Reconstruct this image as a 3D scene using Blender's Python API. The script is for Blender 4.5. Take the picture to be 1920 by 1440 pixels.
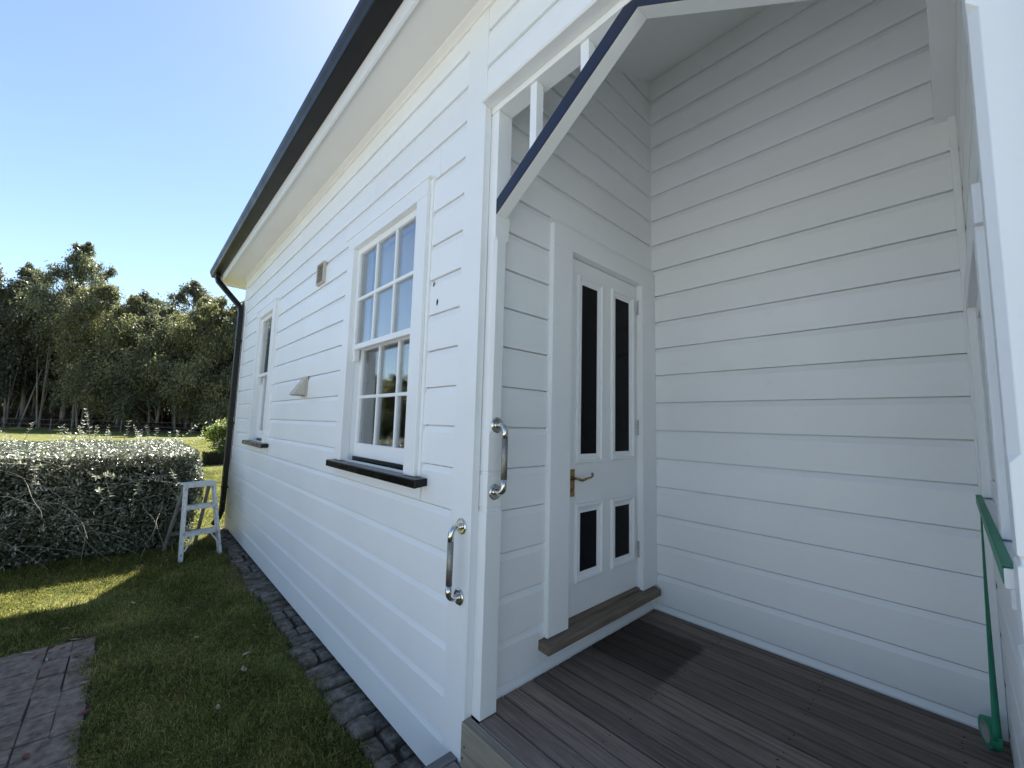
import bpy, math, random
import numpy as np
from mathutils import Matrix, Vector
random.seed(7)
RNG = np.random.default_rng(11)
rad = math.radians
scene = bpy.context.scene
for o in list(bpy.data.objects):
    bpy.data.objects.remove(o)

# ------------------------------------------------------------------ camera
CAM = Vector((0.0, -1.10308, 1.60))
cd = bpy.data.cameras.new('camera')
cd.sensor_width = 36.0
cd.lens = 14.36
cd.clip_start = 0.02
cd.clip_end = 1500
cam = bpy.data.objects.new('camera', cd)
scene.collection.objects.link(cam)
M3 = Matrix(((0.68125551, 0.05373229, 0.73007107),
             (0.73155711, -0.08640253, -0.67628307),
             (0.02674175, 0.99481025, -0.09817044)))
cam.matrix_world = Matrix.Translation(CAM) @ M3.to_4x4()
scene.camera = cam

# ------------------------------------------------------------------ light
SUN_EL = rad(51)
SUN_DIR = Vector((-0.867 * math.cos(SUN_EL), 0.498 * math.cos(SUN_EL), math.sin(SUN_EL)))
world = bpy.data.worlds.new('World')
scene.world = world
world.use_nodes = True
wn = world.node_tree
wn.nodes.clear()
sky = wn.nodes.new('ShaderNodeTexSky')
sky.sky_type = 'NISHITA'
sky.sun_disc = False
sky.sun_elevation = SUN_EL
sky.sun_rotation = math.atan2(SUN_DIR.x, SUN_DIR.y)
sky.altitude = 50
sky.air_density = 1.0
sky.dust_density = 0.2
sky.ozone_density = 1.5
bg = wn.nodes.new('ShaderNodeBackground')
bg.inputs[1].default_value = 0.070
wo = wn.nodes.new('ShaderNodeOutputWorld')
wn.links.new(sky.outputs[0], bg.inputs[0])
wn.links.new(bg.outputs[0], wo.inputs[0])
sl = bpy.data.lights.new('sun', 'SUN')
sl.energy = 5.0
sl.angle = rad(0.55)
sl.color = (1.0, 0.965, 0.91)
sun = bpy.data.objects.new('sun', sl)
scene.collection.objects.link(sun)
sun.rotation_euler = SUN_DIR.to_track_quat('Z', 'Y').to_euler()
sun.location = SUN_DIR * 60
scene.view_settings.view_transform = 'Standard'
scene.view_settings.look = 'None'
scene.view_settings.gamma = 1.0
scene.view_settings.exposure = 1.63
scene.render.engine = 'CYCLES'
scene.cycles.max_bounces = 12
scene.cycles.diffuse_bounces = 9
scene.cycles.transparent_max_bounces = 12

# ------------------------------------------------------------------ materials
def new_mat(name):
    m = bpy.data.materials.new(name)
    m.use_nodes = True
    nt = m.node_tree
    nt.nodes.clear()
    out = nt.nodes.new('ShaderNodeOutputMaterial')
    return m, nt, out

def N(nt, t, **kw):
    n = nt.nodes.new('ShaderNode' + t)
    for k, v in kw.items():
        setattr(n, k, v)
    return n

def ramp(nt, fac, stops):
    r = N(nt, 'ValToRGB')
    els = r.color_ramp.elements
    while len(els) < len(stops):
        els.new(0.5)
    for e, (p, c) in zip(els, stops):
        e.position = p
        e.color = (*c, 1) if len(c) == 3 else c
    nt.links.new(fac, r.inputs[0])
    return r.outputs[0]

def noise(nt, scale, detail=4, rough=0.55, stretch=None, co=None):
    if co is None:
        co = N(nt, 'NewGeometry').outputs['Position']
    if stretch:
        mp = N(nt, 'Mapping')
        mp.inputs['Scale'].default_value = stretch
        nt.links.new(co, mp.inputs[0])
        co = mp.outputs[0]
    n = N(nt, 'TexNoise')
    n.inputs['Scale'].default_value = scale
    n.inputs['Detail'].default_value = detail
    n.inputs['Roughness'].default_value = rough
    nt.links.new(co, n.inputs['Vector'])
    return n.outputs[0]

def math_n(nt, op, a, b):
    m = N(nt, 'Math', operation=op)
    for i, v in enumerate((a, b)):
        if isinstance(v, (int, float)):
            m.inputs[i].default_value = v
        else:
            nt.links.new(v, m.inputs[i])
    return m.outputs[0]

def mixc(nt, fac, a, b, mode='MIX'):
    m = N(nt, 'Mix', data_type='RGBA', blend_type=mode)
    for s, v in ((m.inputs[0], fac), (m.inputs[6], a), (m.inputs[7], b)):
        if isinstance(v, (int, float)):
            s.default_value = v
        elif isinstance(v, tuple):
            s.default_value = (*v, 1)
        else:
            nt.links.new(v, s)
    return m.outputs[2]

def surf(name, stops, scale=6, rough=(0.5, 0.7), bump=0.0, bscale=40, stretch=None, metal=0.0, detail=5, spec=0.5, bdist=0.004):
    m, nt, out = new_mat(name)
    p = N(nt, 'BsdfPrincipled')
    nz = noise(nt, scale, detail, stretch=stretch)
    nt.links.new(ramp(nt, nz, stops), p.inputs['Base Color'])
    rr = ramp(nt, nz, [(0.3, (rough[0],) * 3), (0.7, (rough[1],) * 3)])
    nt.links.new(rr, p.inputs['Roughness'])
    p.inputs['Metallic'].default_value = metal
    p.inputs['Specular IOR Level'].default_value = spec
    if bump:
        b = N(nt, 'Bump')
        b.inputs['Strength'].default_value = bump
        b.inputs['Distance'].default_value = bdist
        nt.links.new(noise(nt, bscale, 5, stretch=stretch), b.inputs['Height'])
        nt.links.new(b.outputs[0], p.inputs['Normal'])
    nt.links.new(p.outputs[0], out.inputs[0])
    return m

def paint(name, col, rough=0.36):
    # brushed gloss house paint: brush marks, slow waviness and faint grime
    m, nt, out = new_mat(name)
    p = N(nt, 'BsdfPrincipled')
    big = noise(nt, 1.7, 5)
    fine = noise(nt, 55, 3, stretch=(1, 1, 6))
    lo = tuple(c * 0.965 for c in col)
    c1 = ramp(nt, big, [(0.32, lo), (0.6, col)])
    spots = ramp(nt, noise(nt, 9, 8, 0.7), [(0.22, (0.955, 0.95, 0.94)), (0.42, (1, 1, 1))])
    per = ramp(nt, N(nt, 'ObjectInfo').outputs['Random'], [(0.0, (0.965, 0.965, 0.96)), (1.0, (1.0, 1.0, 1.0))])
    nt.links.new(mixc(nt, 1.0, mixc(nt, 1.0, c1, spots, 'MULTIPLY'), per, 'MULTIPLY'), p.inputs['Base Color'])
    nt.links.new(ramp(nt, noise(nt, 4, 4), [(0.3, (rough * 0.9,) * 3), (0.7, (rough * 1.3,) * 3)]), p.inputs['Roughness'])
    b = N(nt, 'Bump')
    b.inputs['Strength'].default_value = 0.16
    b.inputs['Distance'].default_value = 0.0016
    nt.links.new(fine, b.inputs['Height'])
    b2 = N(nt, 'Bump')
    b2.inputs['Strength'].default_value = 0.25
    b2.inputs['Distance'].default_value = 0.006
    nt.links.new(noise(nt, 5, 2, stretch=(0.6, 0.6, 1.4)), b2.inputs['Height'])
    nt.links.new(b.outputs[0], b2.inputs['Normal'])
    nt.links.new(b2.outputs[0], p.inputs['Normal'])
    nt.links.new(p.outputs[0], out.inputs[0])
    return m

def wood(name, a, b, axis='X', ribs=False, stain=None, rough=0.75):
    m, nt, out = new_mat(name)
    p = N(nt, 'BsdfPrincipled')
    st = {'X': (0.7, 14, 14), 'Y': (14, 0.7, 14), 'Z': (14, 14, 0.7)}[axis]
    g = noise(nt, 5, 8, 0.65, stretch=st)
    g2 = noise(nt, 2.2, 4)
    isl = N(nt, 'ObjectInfo').outputs['Random']
    c = ramp(nt, g, [(0.28, a), (0.72, b)])
    c = mixc(nt, math_n(nt, 'MULTIPLY', g2, 0.75), c, tuple((x + y) * 0.5 * 0.55 for x, y in zip(a, b)))
    c = mixc(nt, 1.0, c, ramp(nt, isl, [(0.0, (0.68, 0.67, 0.68)), (1.0, (1.2, 1.18, 1.16))]), 'MULTIPLY')
    if stain:
        # damp mark left where a mat lay: box mask in world x / y with a ragged edge
        pos = N(nt, 'NewGeometry').outputs['Position']
        sp = N(nt, 'SeparateXYZ')
        nt.links.new(pos, sp.inputs[0])
        ed = math_n(nt, 'MULTIPLY', math_n(nt, 'SUBTRACT', noise(nt, 9, 5), 0.5), 0.06)
        def step(sock, lo, hi):
            mr = N(nt, 'MapRange')
            mr.inputs[1].default_value = lo
            mr.inputs[2].default_value = hi
            nt.links.new(math_n(nt, 'ADD', sock, ed), mr.inputs[0])
            return mr.outputs[0]
        x0, x1, y0, y1 = stain
        msk = math_n(nt, 'MULTIPLY', step(sp.outputs[0], x1 + 0.014, x1 - 0.014),
                     math_n(nt, 'MULTIPLY', step(sp.outputs[1], y0 - 0.10, y0 + 0.22), step(sp.outputs[1], y1 + 0.02, y1 - 0.02)))
        c = mixc(nt, math_n(nt, 'MULTIPLY', msk, 0.74), c, (0.036, 0.022, 0.016))
    nt.links.new(c, p.inputs['Base Color'])
    p.inputs['Roughness'].default_value = rough
    p.inputs['Specular IOR Level'].default_value = 0.22
    bm = N(nt, 'Bump')
    bm.inputs['Strength'].default_value = 0.6
    bm.inputs['Distance'].default_value = 0.002
    nt.links.new(g, bm.inputs['Height'])
    if ribs:
        pos = N(nt, 'NewGeometry').outputs['Position']
        wv = N(nt, 'TexWave', wave_type='BANDS', bands_direction='Y')
        wv.inputs['Scale'].default_value = 31
        wv.inputs['Distortion'].default_value = 0.4
        wv.inputs['Detail'].default_value = 2
        nt.links.new(pos, wv.inputs['Vector'])
        b2 = N(nt, 'Bump')
        b2.inputs['Strength'].default_value = 0.5
        b2.inputs['Distance'].default_value = 0.003
        nt.links.new(wv.outputs[1], b2.inputs['Height'])
        nt.links.new(bm.outputs[0], b2.inputs['Normal'])
        nt.links.new(b2.outputs[0], p.inputs['Normal'])
    else:
        nt.links.new(bm.outputs[0], p.inputs['Normal'])
    nt.links.new(p.outputs[0], out.inputs[0])
    return m

def leafy(name, cols, trans=0.35, gloss=0.0, nscale=0.6, rough=0.45):
    # cols: dark, mid, light; varied per leaf and by slow noise
    m, nt, out = new_mat(name)
    geo = N(nt, 'NewGeometry')
    isl = geo.outputs['Random Per Island']
    f = math_n(nt, 'ADD', math_n(nt, 'MULTIPLY', isl, 0.5), math_n(nt, 'MULTIPLY', noise(nt, nscale, 3, co=geo.outputs['Position']), 0.5))
    col = ramp(nt, f, [(0.2, cols[0]), (0.5, cols[1]), (0.8, cols[2])])
    p = N(nt, 'BsdfPrincipled')
    p.inputs['Roughness'].default_value = rough
    p.inputs['Specular IOR Level'].default_value = gloss
    nt.links.new(col, p.inputs['Base Color'])
    t = N(nt, 'BsdfTranslucent')
    nt.links.new(mixc(nt, 1.0, col, (1.15, 1.2, 0.72), 'MULTIPLY'), t.inputs[0])
    mx = N(nt, 'MixShader')
    mx.inputs[0].default_value = trans
    nt.links.new(p.outputs[0], mx.inputs[1])
    nt.links.new(t.outputs[0], mx.inputs[2])
    nt.links.new(mx.outputs[0], out.inputs[0])
    return m

def glass(name):
    m, nt, out = new_mat(name)
    fr = N(nt, 'Fresnel')
    fr.inputs[0].default_value = 1.55
    k = math_n(nt, 'ADD', math_n(nt, 'MULTIPLY', fr.outputs[0], 0.8), 0.02)
    tr = N(nt, 'BsdfTransparent')
    tr.inputs[0].default_value = (0.92, 0.935, 0.945, 1)
    gl = N(nt, 'BsdfGlossy')
    gl.inputs['Roughness'].default_value = 0.015
    gl.inputs[0].default_value = (1, 1, 1, 1)
    b = N(nt, 'Bump')
    b.inputs['Strength'].default_value = 0.070
    b.inputs['Distance'].default_value = 0.01
    nt.links.new(noise(nt, 3.5, 1), b.inputs['Height'])
    nt.links.new(b.outputs[0], gl.inputs['Normal'])
    mx = N(nt, 'MixShader')
    nt.links.new(k, mx.inputs[0])
    nt.links.new(tr.outputs[0], mx.inputs[1])
    nt.links.new(gl.outputs[0], mx.inputs[2])
    nt.links.new(mx.outputs[0], out.inputs[0])
    return m

WHITE = paint('white_paint', (0.855, 0.862, 0.868))
SOFFIT = paint('soffit_paint', (0.80, 0.79, 0.75), 0.5)
NAVY = paint('navy_paint', (0.013, 0.019, 0.046), 0.4)
BLACKP = surf('black_sill_paint', [(0.3, (0.0035, 0.003, 0.003)), (0.7, (0.006, 0.0052, 0.005))], rough=(0.2, 0.32), spec=0.3)
GUTTER = surf('gutter_steel', [(0.3, (0.006, 0.0055, 0.0055)), (0.7, (0.010, 0.009, 0.009))], rough=(0.32, 0.45), spec=0.35)
ROOF = surf('roof_steel', [(0.3, (0.03, 0.03, 0.035)), (0.7, (0.045, 0.045, 0.05))], rough=(0.4, 0.5))
GLASS = glass('window_glass')
BLACKG = surf('black_door_glass', [(0.3, (0.0022, 0.0022, 0.0035)), (0.7, (0.0035, 0.0035, 0.005))], rough=(0.15, 0.22), spec=0.07)
DECK = wood('deck_wood', (0.115, 0.085, 0.068), (0.43, 0.345, 0.29), 'X', ribs=True, stain=(-1.5, -1.0, 0.70, 1.345))
DECKG = wood('fascia_wood', (0.15, 0.125, 0.095), (0.42, 0.37, 0.30), 'X')
TRIMW = wood('step_trim_wood', (0.13, 0.125, 0.115), (0.30, 0.29, 0.275), 'Y')
SILLW = wood('threshold_wood', (0.10, 0.075, 0.056), (0.28, 0.23, 0.18), 'Y')
STEEL = surf('polished_steel', [(0.3, (0.62, 0.60, 0.56)), (0.7, (0.72, 0.70, 0.66))], metal=1.0, rough=(0.10, 0.16))
STEELK = surf('knurled_steel', [(0.3, (0.30, 0.28, 0.25)), (0.7, (0.42, 0.40, 0.36))], metal=1.0, rough=(0.38, 0.48), bump=0.5, bscale=900, scale=60)
BRASS = surf('aged_brass', [(0.3, (0.20, 0.13, 0.05)), (0.7, (0.42, 0.30, 0.12))], metal=1.0, rough=(0.28, 0.45), scale=40)
HINGE = surf('hinge_steel', [(0.35, (0.35, 0.35, 0.35)), (0.65, (0.62, 0.62, 0.62))], metal=0.6, rough=(0.3, 0.5), scale=90)
VENT = surf('vent_plastic', [(0.3, (0.46, 0.42, 0.35)), (0.7, (0.56, 0.515, 0.43))], rough=(0.5, 0.6))
VENTD = surf('vent_dark', [(0.3, (0.30, 0.27, 0.22)), (0.7, (0.38, 0.34, 0.28))], rough=(0.6, 0.7))
DARK = surf('dark_hole', [(0.3, (0.010, 0.010, 0.010)), (0.7, (0.016, 0.015, 0.014))], rough=(0.8, 0.9), spec=0.1)
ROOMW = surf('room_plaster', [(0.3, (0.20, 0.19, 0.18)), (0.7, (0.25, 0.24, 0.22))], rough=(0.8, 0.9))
CURTAIN = leafy('curtain_cloth', [(0.74, 0.74, 0.74), (0.78, 0.78, 0.78), (0.82, 0.82, 0.82)], 0.25)
LADDERW = surf('ladder_paint', [(0.30, (0.17, 0.15, 0.12)), (0.37, (0.50, 0.49, 0.47)), (0.46, (0.64, 0.64, 0.63)), (0.7, (0.72, 0.72, 0.71))], scale=22, rough=(0.5, 0.6), bump=0.3, bscale=60, detail=8)
STONE = surf('edging_stone', [(0.25, (0.050, 0.040, 0.030)), (0.5, (0.16, 0.135, 0.11)), (0.8, (0.34, 0.30, 0.26))], scale=17, rough=(0.9, 1.0), bump=1.0, bscale=55, detail=10, spec=0.12, bdist=0.014)
PAVER = surf('paver_clay', [(0.25, (0.095, 0.068, 0.052)), (0.5, (0.205, 0.158, 0.124)), (0.8, (0.34, 0.275, 0.22))], scale=22, rough=(0.9, 1.0), bump=0.9, bscale=110, detail=10, spec=0.12, bdist=0.006)
BOUNCE_GRAVEL = surf('bounce_gravel', [(0.3, (0.36, 0.375, 0.405)), (0.7, (0.48, 0.50, 0.54))], scale=60, rough=(0.85, 0.95), bump=0.8, bscale=90, bdist=0.01)  # cool grey, so the added ground throws back neutral light
SOIL = surf('soil', [(0.3, (0.020, 0.016, 0.012)), (0.7, (0.055, 0.043, 0.032))], scale=20, rough=(0.9, 1.0), bump=0.8, bscale=60, bdist=0.01)
TAPE = surf('green_tape', [(0.3, (0.016, 0.21, 0.118)), (0.7, (0.026, 0.28, 0.16))], rough=(0.45, 0.6), scale=12)
CARD = surf('tape_core_card', [(0.3, (0.34, 0.33, 0.29)), (0.7, (0.42, 0.41, 0.37))], rough=(0.8, 0.9), scale=30)
BARK = surf('gum_bark', [(0.25, (0.12, 0.095, 0.075)), (0.5, (0.26, 0.22, 0.18)), (0.8, (0.46, 0.41, 0.35))], scale=1.3, stretch=(3, 3, 0.5), rough=(0.8, 0.9), bump=0.5, bscale=6, bdist=0.05)
TWIG = surf('twig_bark', [(0.3, (0.22, 0.19, 0.15)), (0.7, (0.42, 0.38, 0.32))], scale=20, rough=(0.7, 0.8))
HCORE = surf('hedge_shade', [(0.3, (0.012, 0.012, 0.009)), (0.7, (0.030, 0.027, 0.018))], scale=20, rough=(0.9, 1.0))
POSTW = surf('fence_post_wood', [(0.3, (0.14, 0.13, 0.11)), (0.7, (0.24, 0.22, 0.19))], scale=9, rough=(0.8, 0.9))
WIRE = surf('fence_wire', [(0.3, (0.35, 0.35, 0.34)), (0.7, (0.45, 0.45, 0.44))], rough=(0.4, 0.5), metal=0.6)
HLEAF = leafy('hedge_leaf', [(0.044, 0.054, 0.028), (0.12, 0.135, 0.078), (0.36, 0.37, 0.28)], 0.18, 0.8, 5, 0.32)
SLEAF = leafy('hedge_shoot_leaf', [(0.30, 0.32, 0.25), (0.44, 0.45, 0.38), (0.58, 0.58, 0.51)], 0.35, 0.4)
GUM = [leafy('gum_leaf_dark', [(0.068, 0.078, 0.056), (0.155, 0.168, 0.122), (0.31, 0.32, 0.235)], 0.46, 0.4, 0.35),
       leafy('gum_leaf_olive', [(0.085, 0.090, 0.056), (0.19, 0.19, 0.118), (0.36, 0.35, 0.215)], 0.48, 0.4, 0.35),
       leafy('gum_leaf_grey', [(0.070, 0.078, 0.058), (0.14, 0.15, 0.112), (0.25, 0.255, 0.19)], 0.45, 0.4, 0.35)]
UNDER = leafy('undergrowth_leaf', [(0.055, 0.042, 0.028), (0.12, 0.085, 0.056), (0.21, 0.15, 0.095)], 0.25, 0.1)
SHRUBL = leafy('shrub_leaf', [(0.07, 0.10, 0.03), (0.13, 0.17, 0.05), (0.22, 0.26, 0.09)], 0.4, 0.2)
FLOWER = leafy('shrub_flower', [(0.6, 0.58, 0.45), (0.68, 0.66, 0.55), (0.75, 0.73, 0.65)], 0.3)
BOXL = leafy('box_leaf', [(0.02, 0.03, 0.012), (0.04, 0.055, 0.02), (0.07, 0.085, 0.03)], 0.3, 0.2)
GRASS = leafy('grass_blade', [(0.032, 0.055, 0.010), (0.135, 0.150, 0.036), (0.56, 0.48, 0.18)], 0.47, 0.2, 2.6)
STRAW = leafy('dry_straw', [(0.16, 0.11, 0.06), (0.26, 0.20, 0.12), (0.36, 0.30, 0.2)], 0.2)
REDL = surf('red_leaf', [(0.3, (0.11, 0.012, 0.012)), (0.7, (0.22, 0.03, 0.022))], scale=60, rough=(0.6, 0.7))
TANL = surf('tan_leaf', [(0.3, (0.25, 0.19, 0.13)), (0.7, (0.42, 0.35, 0.26))], scale=60, rough=(0.6, 0.7))

def lawn_mat():
    m, nt, out = new_mat('lawn')
    p = N(nt, 'BsdfPrincipled')
    a = ramp(nt, noise(nt, 2.2, 5), [(0.3, (0.085, 0.10, 0.028)), (0.5, (0.15, 0.155, 0.048)), (0.72, (0.25, 0.23, 0.09))])
    b = ramp(nt, noise(nt, 60, 6, 0.7), [(0.3, (0.6, 0.6, 0.55)), (0.62, (1.2, 1.2, 1.15))])
    c = ramp(nt, noise(nt, 0.12, 4), [(0.35, (0.8, 0.85, 0.8)), (0.65, (1.15, 1.1, 1.0))])
    nt.links.new(mixc(nt, 1.0, mixc(nt, 1.0, a, b, 'MULTIPLY'), c, 'MULTIPLY'), p.inputs['Base Color'])
    p.inputs['Roughness'].default_value = 0.9
    p.inputs['Specular IOR Level'].default_value = 0.1
    bm = N(nt, 'Bump')
    bm.inputs['Strength'].default_value = 0.9
    bm.inputs['Distance'].default_value = 0.02
    nt.links.new(noise(nt, 70, 5), bm.inputs['Height'])
    nt.links.new(bm.outputs[0], p.inputs['Normal'])
    nt.links.new(p.outputs[0], out.inputs[0])
    return m
LAWN = lawn_mat()

# ------------------------------------------------------------------ mesh helpers
COL = scene.collection

def link(name, me, mat=None, parent=None, loc=None):
    o = bpy.data.objects.new(name, me)
    COL.objects.link(o)
    if mat is not None and len(me.materials) == 0:
        me.materials.append(mat)
    if parent is not None:
        o.parent = parent
    if loc is not None:
        o.location = loc
    return o

def tag(o, label=None, cat=None, group=None, kind=None):
    if label: o['label'] = label
    if cat: o['category'] = cat
    if group: o['group'] = group
    if kind: o['kind'] = kind
    return o

def empty(name, loc=(0, 0, 0), rz=0.0):
    o = bpy.data.objects.new(name, None)
    o.empty_display_size = 0.1
    COL.objects.link(o)
    o.location = loc
    o.rotation_euler = (0, 0, rz)
    return o

class MB:
    def __init__(s):
        s.v, s.f = [], []
    def add(s, vs, fs):
        b = len(s.v)
        s.v += [tuple(v) for v in vs]
        s.f += [tuple(i + b for i in f) for f in fs]
        return s
    def box(s, x0, x1, y0, y1, z0, z1):
        vs = [(x, y, z) for z in (z0, z1) for y in (y0, y1) for x in (x0, x1)]
        return s.add(vs, [(0, 2, 3, 1), (4, 5, 7, 6), (0, 1, 5, 4), (2, 6, 7, 3), (0, 4, 6, 2), (1, 3, 7, 5)])
    def prism(s, pts, axis, a, b):
        # pts: polygon in the two other axes; axis 0/1/2, extruded a..b
        n = len(pts)
        def mk(p, t):
            q = list(p); q.insert(axis, t); return q
        vs = [mk(p, a) for p in pts] + [mk(p, b) for p in pts]
        fs = [tuple(range(n))[::-1], tuple(range(n, 2 * n))] + [(i, (i + 1) % n, n + (i + 1) % n, n + i) for i in range(n)]
        return s.add(vs, fs)
    def loft(s, rings, cap=True, closed=True):
        n = len(rings[0]); vs = [p for r in rings for p in r]; fs = []
        for i in range(len(rings) - 1):
            for j in range(n if closed else n - 1):
                k = (j + 1) % n
                fs.append((i * n + j, i * n + k, (i + 1) * n + k, (i + 1) * n + j))
        if cap and closed:
            fs.append(tuple(range(n))[::-1]); m = (len(rings) - 1) * n
            fs.append(tuple(range(m, m + n)))
        return s.add(vs, fs)
    def tube(s, pts, r, n=8, cap=True):
        pts = [Vector(p) for p in pts]
        rr = r if isinstance(r, (list, tuple)) else [r] * len(pts)
        rings = []
        up = Vector((0.31, 0.17, 0.93)).normalized()
        prev = None
        for i, p in enumerate(pts):
            t = (pts[min(i + 1, len(pts) - 1)] - pts[max(i - 1, 0)]).normalized()
            if prev is None:
                a = t.cross(up if abs(t.dot(up)) < 0.95 else Vector((1, 0, 0))).normalized()
            else:
                a = (prev - t * prev.dot(t)).normalized()
            prev = a
            b = t.cross(a)
            rings.append([p + (a * math.cos(2 * math.pi * k / n) + b * math.sin(2 * math.pi * k / n)) * rr[i] for k in range(n)])
        return s.loft(rings, cap)
    def bar(s, a, b, w, d, side=(0, 1, 0)):
        # square bar from a to b, w along 'side', d across
        a, b = Vector(a), Vector(b); t = (b - a).normalized(); sd = Vector(side)
        sd = (sd - t * sd.dot(t)).normalized(); q = t.cross(sd)
        ring = lambda p: [p + sd * (w / 2) * i + q * (d / 2) * j for i, j in ((-1, -1), (1, -1), (1, 1), (-1, 1))]
        return s.loft([ring(a), ring(b)])
    def mesh(s, name):
        me = bpy.data.meshes.new(name)
        me.from_pydata(s.v, [], s.f)
        me.update()
        return me
    def build(s, name, mat, parent=None, bevel=0.0, smooth=False, seg=2):
        me = s.mesh(name)
        import bmesh
        bm = bmesh.new(); bm.from_mesh(me)
        bmesh.ops.recalc_face_normals(bm, faces=bm.faces)
        bm.to_mesh(me); bm.free()
        o = link(name, me, mat, parent)
        if smooth:
            me.shade_smooth()
        if bevel:
            md = o.modifiers.new('bevel', 'BEVEL')
            md.width = bevel; md.segments = seg; md.limit_method = 'ANGLE'; md.angle_limit = rad(40)
        return o

def quads_mesh(name, P):
    # P: (n,k,3) array of n separate k-gons
    n, k, _ = P.shape
    me = bpy.data.meshes.new(name)
    me.vertices.add(n * k); me.loops.add(n * k); me.polygons.add(n)
    me.vertices.foreach_set('co', P.reshape(-1).astype(np.float32))
    me.loops.foreach_set('vertex_index', np.arange(n * k, dtype=np.int32))
    me.polygons.foreach_set('loop_start', np.arange(0, n * k, k, dtype=np.int32))
    me.update(calc_edges=True)
    me.validate()
    return me

def unit(a):
    return a / np.maximum(np.linalg.norm(a, axis=-1, keepdims=True), 1e-9)

def leaf_quads(C, D, Nn, L, W):
    # pointed leaves: centre C, long direction D, rough normal Nn
    D = unit(D); S = unit(np.cross(D, Nn))
    L = np.asarray(L).reshape(-1, 1); W = np.asarray(W).reshape(-1, 1)
    return np.stack([C - D * L / 2, C + S * W / 2 - D * L * 0.05, C + D * L / 2, C - S * W / 2 - D * L * 0.05], axis=1)

# ------------------------------------------------------------------ ground setting
def build_ground():
    g = MB(); g.add([(-260, -200, 0), (160, -200, 0), (160, 220, 0), (-260, 220, 0)], [(0, 1, 2, 3)])
    tag(g.build('lawn', LAWN), kind='structure')
    # soil bed under the edging stones
    s = MB().box(-7.4, -1.2, -0.15, 0.30, -0.05, 0.006)
    tag(s.build('soil_strip', SOIL), kind='structure')
    # rough edging stones along the wall: real stones one by one
    st = empty('stone_edging', (0, 0, 0)); tag(st, kind='structure')
    x = -7.15
    rnd = random.Random(3)
    while x < -1.40:
        w = rnd.uniform(0.075, 0.21)
        rows = [(-0.145, 0.07)] if rnd.random() < 0.6 else [(-0.145, -0.045), (-0.035, 0.07)]
        for (a, b) in rows:
            h = rnd.uniform(0.022, 0.045)
            y0 = a + rnd.uniform(-0.035, 0.02); y1 = b + rnd.uniform(-0.02, 0.01)
            x0, x1 = x + rnd.uniform(0.003, 0.008), x + w - rnd.uniform(0.003, 0.01)
            k = 10
            cx, cy = (x0 + x1) / 2, (y0 + y1) / 2
            ring = []
            for i in range(k):
                t = 2 * math.pi * (i + 0.5) / k
                e = 0.28
                px = math.copysign(abs(math.cos(t)) ** e, math.cos(t)); py = math.copysign(abs(math.sin(t)) ** e, math.sin(t))
                ring.append((cx + px * (x1 - x0) / 2 * rnd.uniform(0.93, 1.0), cy + py * (y1 - y0) / 2 * rnd.uniform(0.93, 1.0)))
            tx, ty = rnd.uniform(-0.05, 0.05), rnd.uniform(-0.05, 0.05)
            zf = lambda p, d: h - d + (p[0] - cx) * tx + (p[1] - cy) * ty + rnd.uniform(-0.003, 0.003)
            r0 = [(p[0], p[1], -0.02) for p in ring]
            r1 = [(p[0], p[1], zf(p, 0.010)) for p in ring]
            r2 = [(cx + (p[0] - cx) * 0.90, cy + (p[1] - cy) * 0.92, zf(p, 0.001)) for p in ring]
            r3 = [(cx + (p[0] - cx) * 0.45, cy + (p[1] - cy) * 0.5, zf(p, 0.0)) for p in ring]
            MB().loft([r0, r1, r2, r3]).build('stone', STONE, st, smooth=False)
        x += w
    gr = MB().add([(-5.9, -18, 0.012), (16, -18, 0.012), (16, -2.99, 0.012), (-5.9, -2.99, 0.012)], [(0, 1, 2, 3)])  # pale ground added out of view to bounce sun onto facade, soffit and porch
    tag(gr.build('added_bounce_gravel', BOUNCE_GRAVEL), kind='structure')
    # brick garden path
    pb = MB().box(-4.26, -1.0, -2.98, -1.13, -0.04, 0.013)
    path = tag(pb.build('garden_path', SOIL), kind='structure')
    rnd = random.Random(5)
    base = MB().prism([(-0.111, 0), (0.111, 0), (0.111, 0.016), (0.107, 0.022), (-0.107, 0.022), (-0.111, 0.016)], 1, -0.0548, 0.0548).mesh('paver')
    base.materials.append(PAVER)
    def pav(x, y, rot):
        o = link('paver', base, None, path, (x + rnd.uniform(-0.002, 0.002), y + rnd.uniform(-0.0035, 0.0035), rnd.uniform(-0.004, 0.003)))
        o.rotation_euler = (rnd.uniform(-0.02, 0.02), rnd.uniform(-0.015, 0.015), rot + rnd.uniform(-0.012, 0.012))
    for i in range(14):
        xx = -4.13 + i * 0.229
        pav(xx, -1.316, 0); pav(xx + 0.02, -1.202, 0)
    for j in range(6):
        for i in range(26):
            if j > 3 and i > 12: continue
            pav(-4.19 + i * 0.1145 + (0.05 if j % 2 else 0), -1.4865 - j * 0.229, math.pi / 2)
build_ground()

# ------------------------------------------------------------------ house
house = empty('weatherboard_house', (0, 0, 0))
tag(house, 'white weatherboard house with recessed porch, black sills and dark gutter', 'house')
PITCH = 0.1905
Z0 = 1.206
course = lambda k: Z0 + PITCH * k
_bc = {}
brnd = random.Random(21)

def board_mesh(L):
    key = round(L, 3)
    if key not in _bc:
        t = PITCH - 0.0008
        prof = [(-0.027, 0), (-0.0010, 0), (0, 0.0014), (0, 0.1545), (-0.0008, 0.1560), (-0.0095, 0.1805), (-0.0100, 0.1820), (-0.0100, 0.1845), (-0.0240, 0.1845), (-0.0240, t), (-0.027, t)]
        me = MB().prism([(n, z) for n, z in prof], 0, 0, L).mesh('weatherboard')   # local x along, y = outward(-) , z up
        me.materials.append(WHITE)
        _bc[key] = me
    return _bc[key]

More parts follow.
